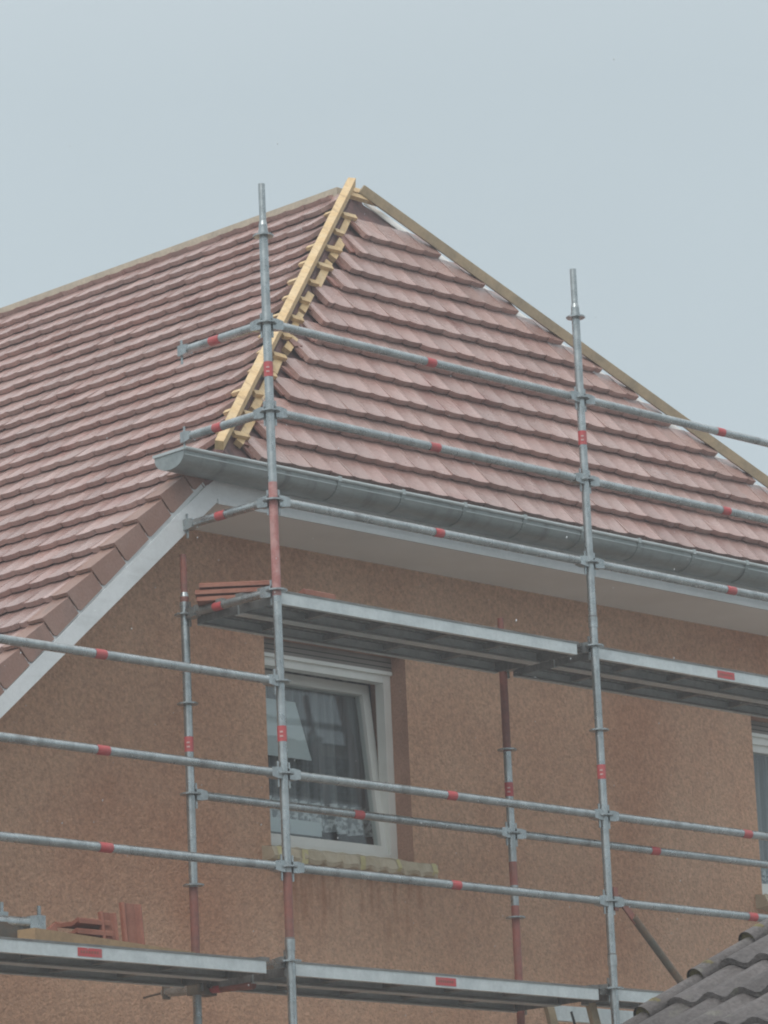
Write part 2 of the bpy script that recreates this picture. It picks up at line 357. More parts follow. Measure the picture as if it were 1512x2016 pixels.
# ---- timbers of the bare hips and ridge
def timber(name, p0, p1, w, h, up, mn, parent, woff=0., hoff=0.):
    t = MB(); t.bar(p0, p1, w, h, up, mn, woff, hoff); return t.build(name, parent)
SH_ = TOCAM * .13
hd = (AP - HB).normalized(); hup = (NL + NH).normalized()
hb_o = timber('hip_batten', HB + SH_ + hd * -.02, AP + SH_ + hd * .06, .050, .055, hup, 'timber', hip_o, 0, -.02)
timber('hip_board', HB + hd * .02, AP - hd * .05, .03, .10, hup, 'timberD', hip_o, 0, .0)
rup = (NH + RN).normalized()
rb_o = timber('hip_batten', RH0 + TOCAM * .11 - RD * .0, RH0 + TOCAM * .11 + RD * 5.2, .055, .06, rup, 'timberD', hip_o, 0, -.02)
rb_o['label'] = 'weathered darker batten along the far hip'
timber('ridge_batten', AP + TOCAM * .03 + V((0, .1, -.045)), AP + TOCAM * .03 + V((0, Yend - AP.y - .1, -.045)), .05, .085, (0, 0, 1), 'timberR', side_o)
# counter batten beside the hip and the ends of the tile laths crossing it
rl = random.Random(11); s_ = .05
while s_ < SLH - .3:
    ln_ = rl.uniform(.13, .42); e_ = min(s_ + ln_, SLH - .22); o_ = .135 + rl.uniform(-.012, .02)
    cb = MB(); cb.bar(PH(hip_x(s_) + o_, s_, -.036), PH(hip_x(e_) + o_ + rl.uniform(-.01, .01), e_, -.036), rl.uniform(.04, .056), .035, NH, 'timber'); cb.build('counter_batten', hip_o)
    s_ = e_ + rl.uniform(.01, .12)
for k in range(-1, 13):
    s = 2.376 + .2053 * .88 - .2053 * k
    if s > SLH - .2 or s < .03: continue
    x0 = hip_x(s) + .06; ln = rl.choice((.07, .10, .13, .12, .16, .09))
    lb = MB(); lb.bar(PH(x0, s, -.005), PH(x0 + ln, s + random.uniform(-.014, .010), -.005), .034, .026, NH, 'timber'); lb.build('tile_lath', hip_o)
    if k > 4 or random.random() < .5:
        s2 = s + .04
        yy = hip_y(SHB + (SAP - SHB) * s2 / SLH)
        sl_ = SHB + (SAP - SHB) * s2 / SLH
        lb = MB(); lb.bar(PL(sl_, yy + .01, -.012), PL(sl_, yy + random.uniform(.08, .16), -.012), .032, .024, NL, 'timber'); lb.build('tile_lath', side_o)
# top laths under the apex
lb = MB(); s = SLH - .13; lb.bar(PH(hip_x(s) + .0, s, -.0), PH(rhip_x(s) + .02, s - .01, -.0), .04, .03, NH, 'timber'); lb.build('tile_lath', hip_o)
lb = MB(); s = SLH - .05; lb.bar(PH(AP.x - .05, s, -.02), PH(AP.x + .16, s, -.02), .05, .04, NH, 'timber'); lb.build('tile_lath', hip_o)

# ---- fascia, soffit, barge board, gutter
def xz(y, *pts): return [V((x, y, z)) for x, z in pts]
b = MB()
bt0, bt1, bb0, bb1 = (-4.1, -1.005), (.205, 2.885), (-4.1, -1.125), (.247, 2.671)
# board edges follow the measured lines of the photograph's house: upper strip (drip moulding) and broad lower board
def lerp(a, c, t): return (a[0] + (c[0] - a[0]) * t, a[1] + (c[1] - a[1]) * t)
LT0, LT1 = (-1.365 - 2.6, 1.45 - 2.6 * .905), (.17, 2.840)     # top line of the board
LB0, LB1 = (-1.365 - 2.6, 1.269 - 2.6 * .8697), (.247, 2.671)  # bottom line
m0, m1 = lerp(LT0, LB0, .36), lerp(LT1, LB1, .36)
b.prism(xz(.712, LT0, LT1, m1, m0), (0, .022, 0), 'white')
b.prism(xz(.700, m0, m1, LB1, LB0), (0, .034, 0), 'white')
bo = b.build('barge_board', house)
XR = 8.6
b = MB(); b.prism(xz(.706, (.10, 2.80), (.247, 2.666), (XR, 2.666), (XR, 2.895), (.18, 2.895)), (0, .024, 0), 'white')
b.box(.252, XR, .696, .706, 2.660, 2.690, 'white')
b.build('fascia', house)
b = MB(); b.box(.26, XR, .732, 1.262, 2.668, 2.684, 'soffit')
# lining below the sloping verge
b.prism([PL(s, y, -.175) for s, y in ((-4.9, .738), (-4.9, 1.262), (.02, 1.262), (.02, .738))], -NL * .015, 'soffit')
b.build('soffit', house)

gt = MB()
GX0, GX1 = -.17, 8.7
yc, zc, ry, rz = .628, 2.868, .120, .092
ng = 18
sec = [(yc - ry * math.cos(math.pi * i / ng), zc - rz * (math.sin(math.pi * i / ng) ** .75 if 0 < i < ng else 0)) for i in range(ng + 1)]
outer = [V((0, y, z)) for y, z in sec]; inner = [V((0, yc + (y - yc) * .975, zc + (z - zc) * .975)) for y, z in sec]
segs = [GX0 + .0] + [GX0 + 2.0 * i for i in range(1, 5)] + [GX1]
for i in range(len(segs) - 1):
    a, c = segs[i], segs[i + 1]; vs = []; n = ng + 1; e = .0015 * (i % 2)
    for x in (a, c): vs += [V((x, p.y, p.z)) - V((0, 0, e)) for p in outer]
    gt.add(vs, [(j, j + 1, n + j + 1, n + j) for j in range(ng)], 'zinc', True)
    vs = []
    for x in (a, c): vs += [V((x, p.y, p.z)) for p in inner]
    gt.add(vs, [(j + 1, j, n + j, n + j + 1) for j in range(ng)], 'zinc', True)
gt.tube((GX0 - .004, yc - ry - .004, zc + .008), (GX1, yc - ry - .004, zc + .008), .0115, 'zincrim', 12)
gt.box(GX0, GX1, yc - ry - .002, yc - ry + .004, zc - .028, zc - .022, 'zincrim')
gut = gt.build('gutter', house)
cp = MB(); cpoly = [V((GX0 - .006, p.y, p.z)) for p in outer]
cp.prism(cpoly, (.006, 0, 0), 'zinc'); cp.bar((GX0 - .006, yc - ry - .01, zc + .006), (GX0 - .006, yc + ry + .006, zc + .004), .016, .016, (0, 0, 1), 'zincrim')
cp.build('end_cap', gut)
x = 1.02
while x < 8.5:
    br = MB()
    for i in range(0, 9):
        p, q_ = sec[i], sec[i + 1]
        d = .004
        n_ = V((0, p[0] - yc, (p[1] - zc) * 1.3)).normalized()
        br.bar(V((x, p[0], p[1])) + n_ * d, V((x, q_[0], q_[1])) + n_ * d, .026, .006, n_, 'zinc')
    br.box(x - .013, x + .013, yc - ry - .017, yc - ry + .004, zc - .006, zc + .024, 'zincrim')
    br.build('gutter_bracket', gut); x += .52
# ---- wall with two window openings
W = MB(); YW = 1.25; WT = .30
W1 = (1.10, 2.272, .86, 2.13); W2 = (5.53, 6.70, .90, 2.11)
XL, XRW = -3.15, 8.3
def slope_z(x): return (A0 + TL * ((x - A0.x) / TL.x)).z - .24
ztop = 2.675; xk = A0.x + (ztop + .24 - A0.z) / (TL.z / TL.x)
def face(pts): W.add(xz(YW, *pts), [tuple(range(len(pts)))], 'plaster')
face([(XL, GZ), (W1[0], GZ), (W1[0], ztop), (xk, ztop), (XL, slope_z(XL))])
face([(W1[0], GZ), (W1[1], GZ), (W1[1], W1[2]), (W1[0], W1[2])]); face([(W1[0], W1[3]), (W1[1], W1[3]), (W1[1], ztop), (W1[0], ztop)])
face([(W1[1], GZ), (W2[0], GZ), (W2[0], ztop), (W1[1], ztop)])
face([(W2[0], GZ), (W2[1], GZ), (W2[1], W2[2]), (W2[0], W2[2])]); face([(W2[0], W2[3]), (W2[1], W2[3]), (W2[1], ztop), (W2[0], ztop)])
face([(W2[1], GZ), (XRW, GZ), (XRW, ztop), (W2[1], ztop)])
for (x0, x1, z0, z1) in (W1, W2):
    W.add([(x0, YW, z0), (x0, YW + WT, z0), (x0, YW + WT, z1), (x0, YW, z1)], [(0, 1, 2, 3)], 'reveal')
    W.add([(x1, YW, z0), (x1, YW, z1), (x1, YW + WT, z1), (x1, YW + WT, z0)], [(0, 1, 2, 3)], 'reveal')
    W.add([(x0, YW, z1), (x0, YW + WT, z1), (x1, YW + WT, z1), (x1, YW, z1)], [(0, 1, 2, 3)], 'reveal')
    W.add([(x0, YW, z0), (x1, YW, z0), (x1, YW + WT, z0), (x0, YW + WT, z0)], [(0, 1, 2, 3)], 'reveal')
    # dark room behind the opening
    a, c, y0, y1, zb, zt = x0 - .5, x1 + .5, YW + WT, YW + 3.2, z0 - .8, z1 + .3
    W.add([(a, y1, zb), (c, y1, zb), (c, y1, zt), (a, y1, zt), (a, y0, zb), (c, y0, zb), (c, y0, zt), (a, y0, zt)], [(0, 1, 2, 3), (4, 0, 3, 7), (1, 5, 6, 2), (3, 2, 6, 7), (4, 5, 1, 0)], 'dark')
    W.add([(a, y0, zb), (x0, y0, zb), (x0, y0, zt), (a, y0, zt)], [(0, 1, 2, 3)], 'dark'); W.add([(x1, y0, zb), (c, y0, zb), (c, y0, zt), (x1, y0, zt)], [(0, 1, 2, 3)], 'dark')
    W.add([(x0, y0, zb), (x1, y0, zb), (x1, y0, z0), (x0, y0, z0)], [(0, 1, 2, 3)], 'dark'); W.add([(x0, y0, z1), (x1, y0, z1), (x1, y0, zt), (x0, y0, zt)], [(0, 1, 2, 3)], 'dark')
W.box(XL, XL + .3, YW + .004, Yend - .4, GZ, slope_z(XL) - .02, 'plaster')
W.box(XRW - .3, XRW, YW + .004, Yend - .4, GZ, 2.2, 'plaster'); W.box(XL + .31, XRW - .31, Yend - .7, Yend - .4, GZ, 2.6, 'plaster')
W.build('wall', house)

# ---- windows
def window(x0, x1, z0, z1, tilt, label):
    yf = YW + .13; fw_ = .062
    zt = z1 - .095
    f = MB()
    for a in ((x0, x0 + fw_, z0, zt), (x1 - fw_, x1, z0, zt), (x0 + fw_, x1 - fw_, z0, z0 + .075), (x0 + fw_, x1 - fw_, zt - .06, zt)):
        f.box(a[0] + .001, a[1] - .001, yf, yf + .07, a[2] + .001, a[3] - .001, 'pvc')
    o = f.build('window', house); o['label'] = label
    s = MB(); s.box(x0 + .002, x1 - .002, yf - .015, yf + .10, zt + .002, z1 - .002, 'shutter'); s.box(x0 + .004, x1 - .004, yf - .022, yf + .02, zt - .012, zt + .010, 'pvc')
    for i in range(1, 3): s.box(x0 + .003, x1 - .003, yf - .018, yf, zt + .002 + i * .03, zt + .007 + i * .03, 'dark')
    s.build('roller_shutter', o)
    # sash: rotates inwards at the top about its lower edge
    sx0, sx1, sz0, sz1 = x0 + .045, x1 - .045, z0 + .066, zt - .045; sw = .062
    rot = Matrix.Translation((0, yf + .028, sz0)) @ Matrix.Rotation(-tilt, 4, 'X') @ Matrix.Translation((0, -(yf + .028), -sz0))
    sm = MB()
    for a in ((sx0, sx0 + sw, sz0, sz1), (sx1 - sw, sx1, sz0, sz1), (sx0 + sw, sx1 - sw, sz0, sz0 + sw), (sx0 + sw, sx1 - sw, sz1 - sw, sz1)):
        sm.box(a[0], a[1], yf + .022, yf + .082, a[2], a[3], 'pvc')
    sm.v = [tuple(rot @ V(p)) for p in sm.v]; sm.build('sash', o)
    p = MB(); p.box(sx0 + sw - .005, sx1 - sw + .005, yf + .045, yf + .051, sz0 + sw - .005, sz1 - sw + .005, 'glass')
    p.v = [tuple(rot @ V(q)) for q in p.v]; p.build('pane', o)
    # sill wrapped in masking paper
    sl = MB(); xa, xb = x0 - .075, x1 + .105
    nx = 40; rows = []
    for i in range(nx + 1):
        xx = xa + (xb - xa) * i / nx; w_ = .006 * math.sin(i * 1.7) + .005 * math.sin(i * 3.1 + 1)
        rows.append([V((xx, yf + .004, z0 + .055 + w_ * .6)), V((xx, YW + .02, z0 + .018 + w_ * .5)), V((xx, YW - .085 + w_, z0 - .002 + w_ * .5)), V((xx, YW - .10 - w_, z0 - .055 + w_)), V((xx, YW - .085, z0 - .075 + w_ * 1.5)), V((xx, YW - .002, z0 - .08 + w_))])
    for r_ in range(5):
        vs = [q for row in rows for q in (row[r_], row[r_ + 1])]
        sl.add(vs, [(2 * i, 2 * i + 2, 2 * i + 3, 2 * i + 1) for i in range(nx)], 'paper')
    for row in (rows[0], rows[-1]): sl.add(row, [tuple(range(6))], 'paper')
    so_ = sl.build('sill', o); so_['label'] = 'window sill wrapped in crumpled masking paper'
    for xx, ww in ((xa + .055, .045), (xa + .25, .05), (xa + .72, .04), (xa + 1.02, .03), (xb - .03, .04)):
        t = MB(); i = int((xx - xa) / (xb - xa) * nx); row = rows[min(i, nx)]
        pts = [V((0, q.y - .004, q.z + .004)) for q in row[1:6]]
        for a, c in zip(pts[:-1], pts[1:]):
            t.add([(xx - ww / 2, a.y, a.z), (xx + ww / 2, a.y, a.z), (xx + ww / 2 + .004, c.y, c.z), (xx - ww / 2 + .002, c.y, c.z)], [(0, 3, 2, 1)], 'tape')
        t.build('masking_tape', o)
    return o
window(*W1, R(6.5), 'window with its sash tilted inwards at the top')
window(*W2, 0, 'closed window')

def curtain(x0, x1, y, z0, z1, label, amp=.025):
    c = MB(); n = 90; vs = []
    for i in range(n + 1):
        xx = x0 + (x1 - x0) * i / n; d = amp * math.sin(i * .9) + amp * .6 * math.sin(i * .37 + 1)
        vs += [(xx, y + d * .5, z1), (xx, y + d, z0 + .17), (xx, y + d * 1.1, z0)]
    c.add(vs, [(3 * i, 3 * i + 1, 3 * i + 4, 3 * i + 3) for i in range(n)], 'curtain', True)
    c.add(vs, [(3 * i + 1, 3 * i + 2, 3 * i + 5, 3 * i + 4) for i in range(n)], 'lace', True)
    return tag(c.build('net_curtain', loc=((x0 + x1) / 2, y, z1)), label, 'curtain')
curtain(1.02, 2.42, 1.615, 1.08, 2.25, 'dark grey net curtain with a lace hem hanging behind the tilted window')
curtain(5.4, 6.85, 1.66, 1.02, 2.25, 'grey net curtain behind the closed window at the right edge')
c = MB(); c.prism([V((1.20, 1.535, 1.48)), V((1.735, 1.535, 1.48)), V((1.655, 1.575, 1.83)), V((1.20, 1.575, 1.83))], (0, .006, .001), 'pale_fill')  # pale sheet added behind the pane to stand in for a bright reflection
tag(c.build('reflection_sheet', loc=(1.45, 1.54, 1.5)), 'pale sheet standing in for a reflection at the upper left of the tilted window glass', 'sheet')
c = MB(); c.box(1.32, 1.80, 1.54, 1.60, 1.03, 1.115, 'pale_fill'); tag(c.build('white_box', loc=(1.56, 1.57, 1.03)), 'low pale box on the inner window ledge behind the tilted sash', 'box')
pp = empty('potted_plant', (1.66, 1.66, 1.10), 'dark leafy houseplant behind the glass below the pale reflection sheet', 'plant')
c = MB(); c.tube((1.66, 1.66, 1.02), (1.66, 1.66, 1.15), .045, 'pot', 14, .06); c.build('pot', pp)
c = MB()
for i in range(90):
    a, h_ = random.uniform(0, 6.28), random.uniform(.02, .32); rad = random.uniform(.01, .14) * (1 - .4 * abs(h_ - .16) / .16)
    p = V((1.66 + rad * math.cos(a), 1.66 + .5 * rad * math.sin(a), 1.15 + h_)); d = V((math.cos(a), .5 * math.sin(a), random.uniform(-.3, .7))).normalized() * .05; sd_ = d.cross(V((0, 0, 1))).normalized() * .017
    c.add([p, p + d * .5 + sd_, p + d, p + d * .5 - sd_], [(0, 1, 2, 3)], 'leaf')
for i in range(8):
    a = i * .8; c.tube((1.66, 1.66, 1.14), (1.66 + .08 * math.cos(a), 1.66 + .04 * math.sin(a), 1.14 + .12 + .03 * (i % 4)), .003, 'leaf', 6)
c.build('foliage', pp)

# ------------------------------------------------------------------ scaffold
BAY, DEP = 2.57, .73
scaf = empty('scaffold', (0, 0, GZ), 'galvanised modular tube scaffold with steel decks standing along the gable wall', 'scaffold')
RT = .0242
def rosette_mesh(parent, x, y, z):
    r = MB(); n = 16; ro = .058
    vs = []
    for zz in (-.0045, .0045):
        for i in range(n):
            t = 2 * math.pi * i / n; q = ro * (1 - .06 * (i % 2)); vs.append((x + q * math.cos(t), y + q * math.sin(t), z + zz))
    r.add(vs, [tuple(range(n))[::-1], tuple(range(n, 2 * n))] + [(i, (i + 1) % n, n + (i + 1) % n, n + i) for i in range(n)], 'galv')
    return r.build('rosette', parent, loc=(x, y, z))
def standard(x, y, segs, stickers, ztop=4.0, label=None, spig=True, couplers=()):
    s = MB()
    for z0, z1, mn in segs: s.tube((x, y, z0), (x, y, z1), RT, mn, 20, caps=False)
    zt = segs[-1][1]
    if spig:
        s.tube((x, y, zt), (x, y, zt + .025), RT, 'galv', 20, .0195); s.tube((x, y, zt - .055), (x, y, zt - .03), RT + .003, 'galv', 20)
        s.tube((x, y, zt + .02), (x, y, zt + .24), .0190, 'galv' if not isinstance(spig, str) else spig, 18)
    for zc_ in couplers:
        s.tube((x, y, zc_ - .03), (x, y, zc_ + .03), RT + .0032, 'galv', 20); s.tube((x, y, zc_ + .032), (x, y, zc_ + .04), RT + .001, 'galvD', 20)
    s.tube((x, y, GZ + .02), (x, y, GZ + .03), .03, 'galv'); s.box(x - .075, x + .075, y - .075, y + .075, GZ, GZ + .012, 'galv')
    o = s.build('standard', scaf, loc=(x, y, GZ))
    if label: o['label'] = label
    z = -4.0
    while z <= ztop + .01:
        rosette_mesh(o, x, y, z); z += .5
    for zz in stickers:
        k = MB(); k.tube((x, y, zz - .042), (x, y, zz + .042), RT + .0015, 'sticker', 20, caps=False)
        for dz in (-.02, .004):                               # faint print on the sticker
            for a in (-2.7, -2.5, -2.3): k.box(x + math.cos(a) * (RT + .0015) - .003, x + math.cos(a) * (RT + .0015) + .003, y + math.sin(a) * (RT + .0015) - .003, y + math.sin(a) * (RT + .0015) + .001, zz + dz, zz + dz + .008, 'label')
        k.build('sticker', o)
    return o
standard(0, 0, [(GZ, .095, 'galv'), (.095, .47, 'brownpaint'), (.47, 1.97, 'galv'), (1.97, 2.60, 'pinkpaint'), (2.60, 3.99, 'galv'), (3.99, 4.06, 'galv')], (3.235, 1.215), label='outer standard with worn red paint below the eaves', spig='galv', couplers=(.085,))
standard(BAY, 0, [(GZ, 4.06, 'galv')], (3.255, 1.253), label='bright grey outer standard', couplers=(.16, 2.14))
standard(0, DEP, [(GZ, -.06, 'galv'), (-.06, .16, 'brownpaint'), (.16, .49, 'brownpaint'), (.49, 2.06, 'galv'), (2.06, 2.10, 'brownpaint')], (1.274,), 2.0, label='inner standard with rusty red top', spig='brownpaint')
standard(BAY, DEP, [(GZ, -.06, 'brownpaint'), (-.06, .57, 'redpaint'), (.57, .69, 'galv'), (.69, .83, 'redpaint'), (.83, 1.49, 'galv'), (1.49, 2.06, 'brownpaint')], (1.261,), 2.0, label='inner standard with red and brown painted lengths', spig='brownpaint')
standard(-BAY, 0, [(GZ, 2.06, 'galv')], (), 2.0); standard(-BAY, DEP, [(GZ, 2.06, 'galv')], (), 2.0)
standard(2 * BAY, 0, [(GZ, 4.06, 'galv')], ()); standard(2 * BAY, DEP, [(GZ, 2.06, 'galv')], (), 2.0)

def head(mb, p, d, up=V((0, 0, 1))):
    """wedge head at p, rail leaving along d: tapered casting gripping the rosette plus the upright wedge"""
    d = d.normalized(); sd = d.cross(up)
    a = p + d * .028; c = p + d * .105
    def ring(q, hw, h0, h1): return [q - sd * hw + up * h0, q + sd * hw + up * h0, q + sd * hw + up * h1, q - sd * hw + up * h1]
    vs = ring(a, .020, -.031, .029) + ring(p + d * .06, .0235, -.032, .030) + ring(c, .024, -.024, .024)
    fs = [(3, 2, 1, 0), (8, 9, 10, 11)] + [(i + 4 * k, (i + 1) % 4 + 4 * k, (i + 1) % 4 + 4 + 4 * k, i + 4 + 4 * k) for k in (0, 1) for i in range(4)]
    mb.add(vs, fs, 'galv')
    w0 = p + d * .047
    mb.obox(w0 - sd * .0035 - d * .012 - up * .075, d * .013, sd * .006, up * .140, 'galv')
def rail(p0, p1, name='guard_rail', free=False, band=True, mn='galv', r=RT, bandpos=.5):
    p0, p1 = V(p0), V(p1); d = (p1 - p0).normalized(); ln = (p1 - p0).length
    t = MB(); t.tube(p0 + d * .085, p1 - d * (.085 if not free else 0.02), r, mn, 18)
    o = t.build(name, scaf)
    h = MB(); head(h, p0, d); h.build('wedge_head', o)
    h = MB(); head(h, p1, -d); h.build('wedge_head', o)
    if band:
        k = MB(); c = p0 + (p1 - p0) * bandpos; bw = random.uniform(.034, .044); k.tube(c - d * bw, c + d * bw, r + .0014, 'sticker', 18, caps=False); k.build('sticker', o)
    return o
for z in (.5, 1., 2.5, 3., 3.5): rail((0, 0, z), (BAY, 0, z)); rail((BAY, 0, z), (2 * BAY, 0, z))
for z in (.5, 1., 1.5): rail((-BAY, 0, z), (0, 0, z))
for x in (0, BAY): rail((x, DEP, 1.), (x + BAY, DEP, 1.))
for z in (2.5, 3., 3.5): rail((0, 0, z), (0, DEP, z), name='end_rail', bandpos=.56)
for x in (-BAY, 0, BAY, 2 * BAY):
    rail((x, 0, 0), (x, DEP, 0), 'transom', band=False)
    if x > -1: rail((x, 0, 2), (x, DEP, 2), 'transom', band=(x == 0), bandpos=.62)
for z in (-2.,):
    for x in (-BAY, 0, BAY): rail((x, 0, z), (x + BAY, 0, z), 'ledger', band=False)
# end-of-transom fittings look of the top transom: two clamp nubs
def deck(x0, x1, zt, sticker=None, ys=((.03, .352), (.362, .69)), label=None):
    d = MB(); hgt = .072
    for y0, y1 in ys:
        d.box(x0 + .001, x1 - .001, y0 + .003, y1 - .003, zt - .006, zt, 'galvD')
        for yy, sgn in ((y0, 1), (y1, -1)):
            a, c = (yy, yy + .003) if sgn > 0 else (yy - .003, yy)
            d.box(x0, x1, a, c, zt - hgt, zt - .0065, 'galvL')
            d.box(x0, x1, min(a, a - sgn * .004), max(c, c - sgn * .004), zt - .0075, zt + .003, 'galvD')
            l0, l1 = (yy + .0035, yy + .030) if sgn > 0 else (yy - .030, yy - .0035)
            d.box(x0 + .002, x1 - .002, l0, l1, zt - hgt, zt - hgt + .003, 'galvL')
            d.box(x0 + .002, x1 - .002, l0 if sgn < 0 else l1 - .003, l0 + .003 if sgn < 0 else l1, zt - hgt + .0035, zt - hgt + .016, 'galvD')
        yy = (y0 + y1) / 2
        for q in (-.075, 0, .075): d.box(x0 + .05, x1 - .05, yy + q - .012, yy + q + .012, zt - .020, zt - .0065, 'galvD')
        for i in range(1, 5):
            xx = x0 + (x1 - x0) * i / 5; d.box(xx - .02, xx + .02, y0 + .034, y1 - .034, zt - .050, zt - .021, 'galvD')
        # raised rims of the drain holes along the underside
        n = int((x1 - x0) / .06)
        for i in range(n):
            xx = x0 + .06 + i * .06
            for q in (-.11, .11): d.box(xx - .009, xx + .009, yy + q - .009, yy + q + .009, zt - .012, zt - .0065, 'galvL')
        # end plates and suspension claws
        for xe, sg in ((x0, -1), (x1, 1)):
            d.box(min(xe, xe + sg * .004), max(xe, xe + sg * .004), y0 + .004, y1 - .004, zt - hgt + .006, zt - .002, 'galvD')
            for q in (y0 + .05, y1 - .10):
                d.box(min(xe + sg * .0045, xe + sg * .075), max(xe + sg * .0045, xe + sg * .075), q, q + .05, zt + .0, zt + .022, 'galvD')
    o = d.build('deck', scaf)
    if label: o['label'] = label
    if sticker is not None:
        k = MB(); y0 = ys[0][0]; zz = zt - hgt * .52
        k.box(sticker - .08, sticker + .08, y0 - .0022, y0 - .0002, zz - .024, zz + .02, 'sticker')
        for i in range(7):
            k.box(sticker - .062 + i * .018, sticker - .062 + i * .018 + .011, y0 - .0034, y0 - .0022, zz - .008, zz + .006, 'brownpaint')
        k.build('sticker', o)
    return o
deck(-BAY + .06, -.15, .004, -1.375, label='lower deck carrying plank, rails and tile offcuts')
deck(.065, BAY - .10, .004, 1.21, label='empty lower deck')
deck(BAY + .05, 2 * BAY - .06, .010, None, ys=((.03, .30),), label='hatch deck with open ladder way')
deck(.055, BAY - .12, 2.012, None, label='upper deck below the eaves')
deck(BAY + .045, 2 * BAY - .06, 2.010, 3.80)
d = MB(); d.box(BAY + .25, 2 * BAY - .08, .71, .716, -.095, .0, 'galvL'); d.box(BAY + .25, 2 * BAY - .08, .68, .7095, -.095, -.091, 'galvL'); d.build('deck_side_rail', scaf)
# diagonal brace
d = MB(); pa, pb = V((BAY + .075, -.01, .53)), V((2 * BAY - .12, -.01, -1.62)); dd = (pb - pa).normalized()
d.tube(pa + dd * .16, pb, .0225, 'brace', 14); d.obox(pa + dd * .0 - V((0, .006, 0)) + V((-.02, 0, -.016)), dd * .20, (0, .012, 0), V((.028, 0, .030)), 'brownpaint')
bo = d.build('diagonal_brace', scaf)
d = MB(); d.box(BAY + .032, BAY + .066, -.016, .016, .45, .585, 'brownpaint'); d.box(BAY + .066, BAY + .10, -.012, .012, .47, .53, 'brownpaint'); d.build('brace_bracket', bo)
# wall tie: tube clamped to the inner standard, hook into the wall
d = MB(); d.tube((.085, .38, -.075), (.085, 1.06, -.038), .0242, 'brownpaint', 14); d.tube((.085, .80, -.052), (.085, 1.085, -.037), .0246, 'galv', 14)
d.tube((.085, 1.08, -.035), (.085, 1.262, -.045), .006, 'brace', 8); d.obox((.06, 1.06, -.075), (.05, 0, 0), (0, .012, 0), (0, 0, .07), 'brace')
tie = d.build('wall_tie', scaf)
k = MB(); k.tube((.085, .62, -.0624), (.085, .72, -.0565), .0262, 'sticker', 16, caps=False); k.build('sticker', tie)
k = MB(); k.box(-.03, .115, .695, .775, -.095, -.01, 'brace'); k.tube((.04, .68, -.05), (.04, .66, -.05), .012, 'galv', 8); k.build('coupler', tie)

# ------------------------------------------------------------------ things lying on the decks
def roof_tile_mesh(mb, o, ax, ay, az, ln=.38, w=.22, th=.018, mn='loose'):
    """a flat interlocking tile: pan, two rolls and a head lug; ax along its length, ay across, az up"""
    o, ax, ay, az = V(o), V(ax).normalized(), V(ay).normalized(), V(az).normalized()
    pr = [(0, .010), (.08, .018), (.18, .008), (.3, 0), (.5, .003), (.7, 0), (.85, .006), (.94, .016), (1, .010)]
    n = len(pr); vs = []
    for l in (0, ln):
        for t_, h in pr: vs.append(o + ax * l + ay * (w * t_) + az * (h + th))
        for t_, h in pr: vs.append(o + ax * l + ay * (w * t_) + az * h)
    fs = []
    for i in range(n - 1):
        fs += [(i, i + 1, 2 * n + i + 1, 2 * n + i), (n + i + 1, n + i, 3 * n + i, 3 * n + i + 1), (i + 1, i, n + i, n + i + 1), (2 * n + i, 2 * n + i + 1, 3 * n + i + 1, 3 * n + i)]
    fs += [(0, 2 * n, 3 * n, n), (n - 1, 2 * n - 1, 4 * n - 1, 3 * n - 1)]
    mb.add(vs, fs, mn)
    mb.obox(o + ax * (ln - .03) + ay * (w * .4) - az * .012, ax * .02, ay * .05, az * .012, mn)
# stack on the upper deck, left end
dx = V((.68, -.73, 0)).normalized(); dy = V((.73, .68, 0)).normalized()
base = V((-.055, .50, 2.016))
labs = ['lowest red roof tile of the small stack at the left end of the upper deck', 'middle red roof tile of the small stack at the left end of the upper deck', 'topmost red roof tile of the small stack at the left end of the upper deck']
for i in range(3):
    t = MB(); o_ = base + V((0, 0, .004 + .038 * i)) + dx * (-.05 + .008 * i * (-1) ** i); 
    dxx = (dx + dy * (.03 * (i - 1))).normalized(); dyy = V((0, 0, 1)).cross(dxx)
    roof_tile_mesh(t, o_, dxx, dyy, (0, 0, 1), .40, .22, .020)
    tag(t.build('clay_tile', loc=o_), labs[i], 'roof tile', 'red tiles stacked on the upper deck')
t = MB(); o_ = V((.27, .055, 2.016)); roof_tile_mesh(t, o_, (1, .03, .0), (-.03, 1, 0), (0, 0, 1), .24, .20, .026)
tag(t.build('clay_tile', loc=o_), 'single red roof tile lying on the upper deck just right of the outer standard', 'roof tile', 'red tiles stacked on the upper deck')
# plank on the lower deck
t = MB(); pa, pb = V((-1.72, .11, .007)), V((-.35, .42, .007)); t.bar(pa + V((0, 0, .032)), pb + V((0, 0, .032)), .11, .064, (0, 0, 1), 'plank')
tag(t.build('plank', loc=pa), 'yellowish timber plank lying askew on the lower deck in front of tile offcuts', 'plank')
ZD = .0075
def offcut(polyuv, o, u, v, n, th, label):
    t = MB(); o, u, v, n = V(o), V(u).normalized(), V(v).normalized(), V(n).normalized()
    t.prism([o + u * a + v * c for a, c in polyuv], n * th, 'loose')
    for q in (.3, .7):                                        # interlocking ribs across the face
        aa = [p[0] for p in polyuv]; cc = [p[1] for p in polyuv]
    return tag(t.build('tile_offcut', loc=o), label, 'tile offcut', 'cut roof tiles on the lower deck')
ux = V((1, .12, 0)).normalized(); uyy = V((-.12, 1, 0)).normalized(); Z = V((0, 0, 1))
offcut([(0, .03), (.29, 0), (.30, .19), (.18, .115)], (-1.50, .38, ZD), ux, (0, .35, .94), uyy, .02, 'triangular red tile offcut with a pointed left end, leaning behind the plank')
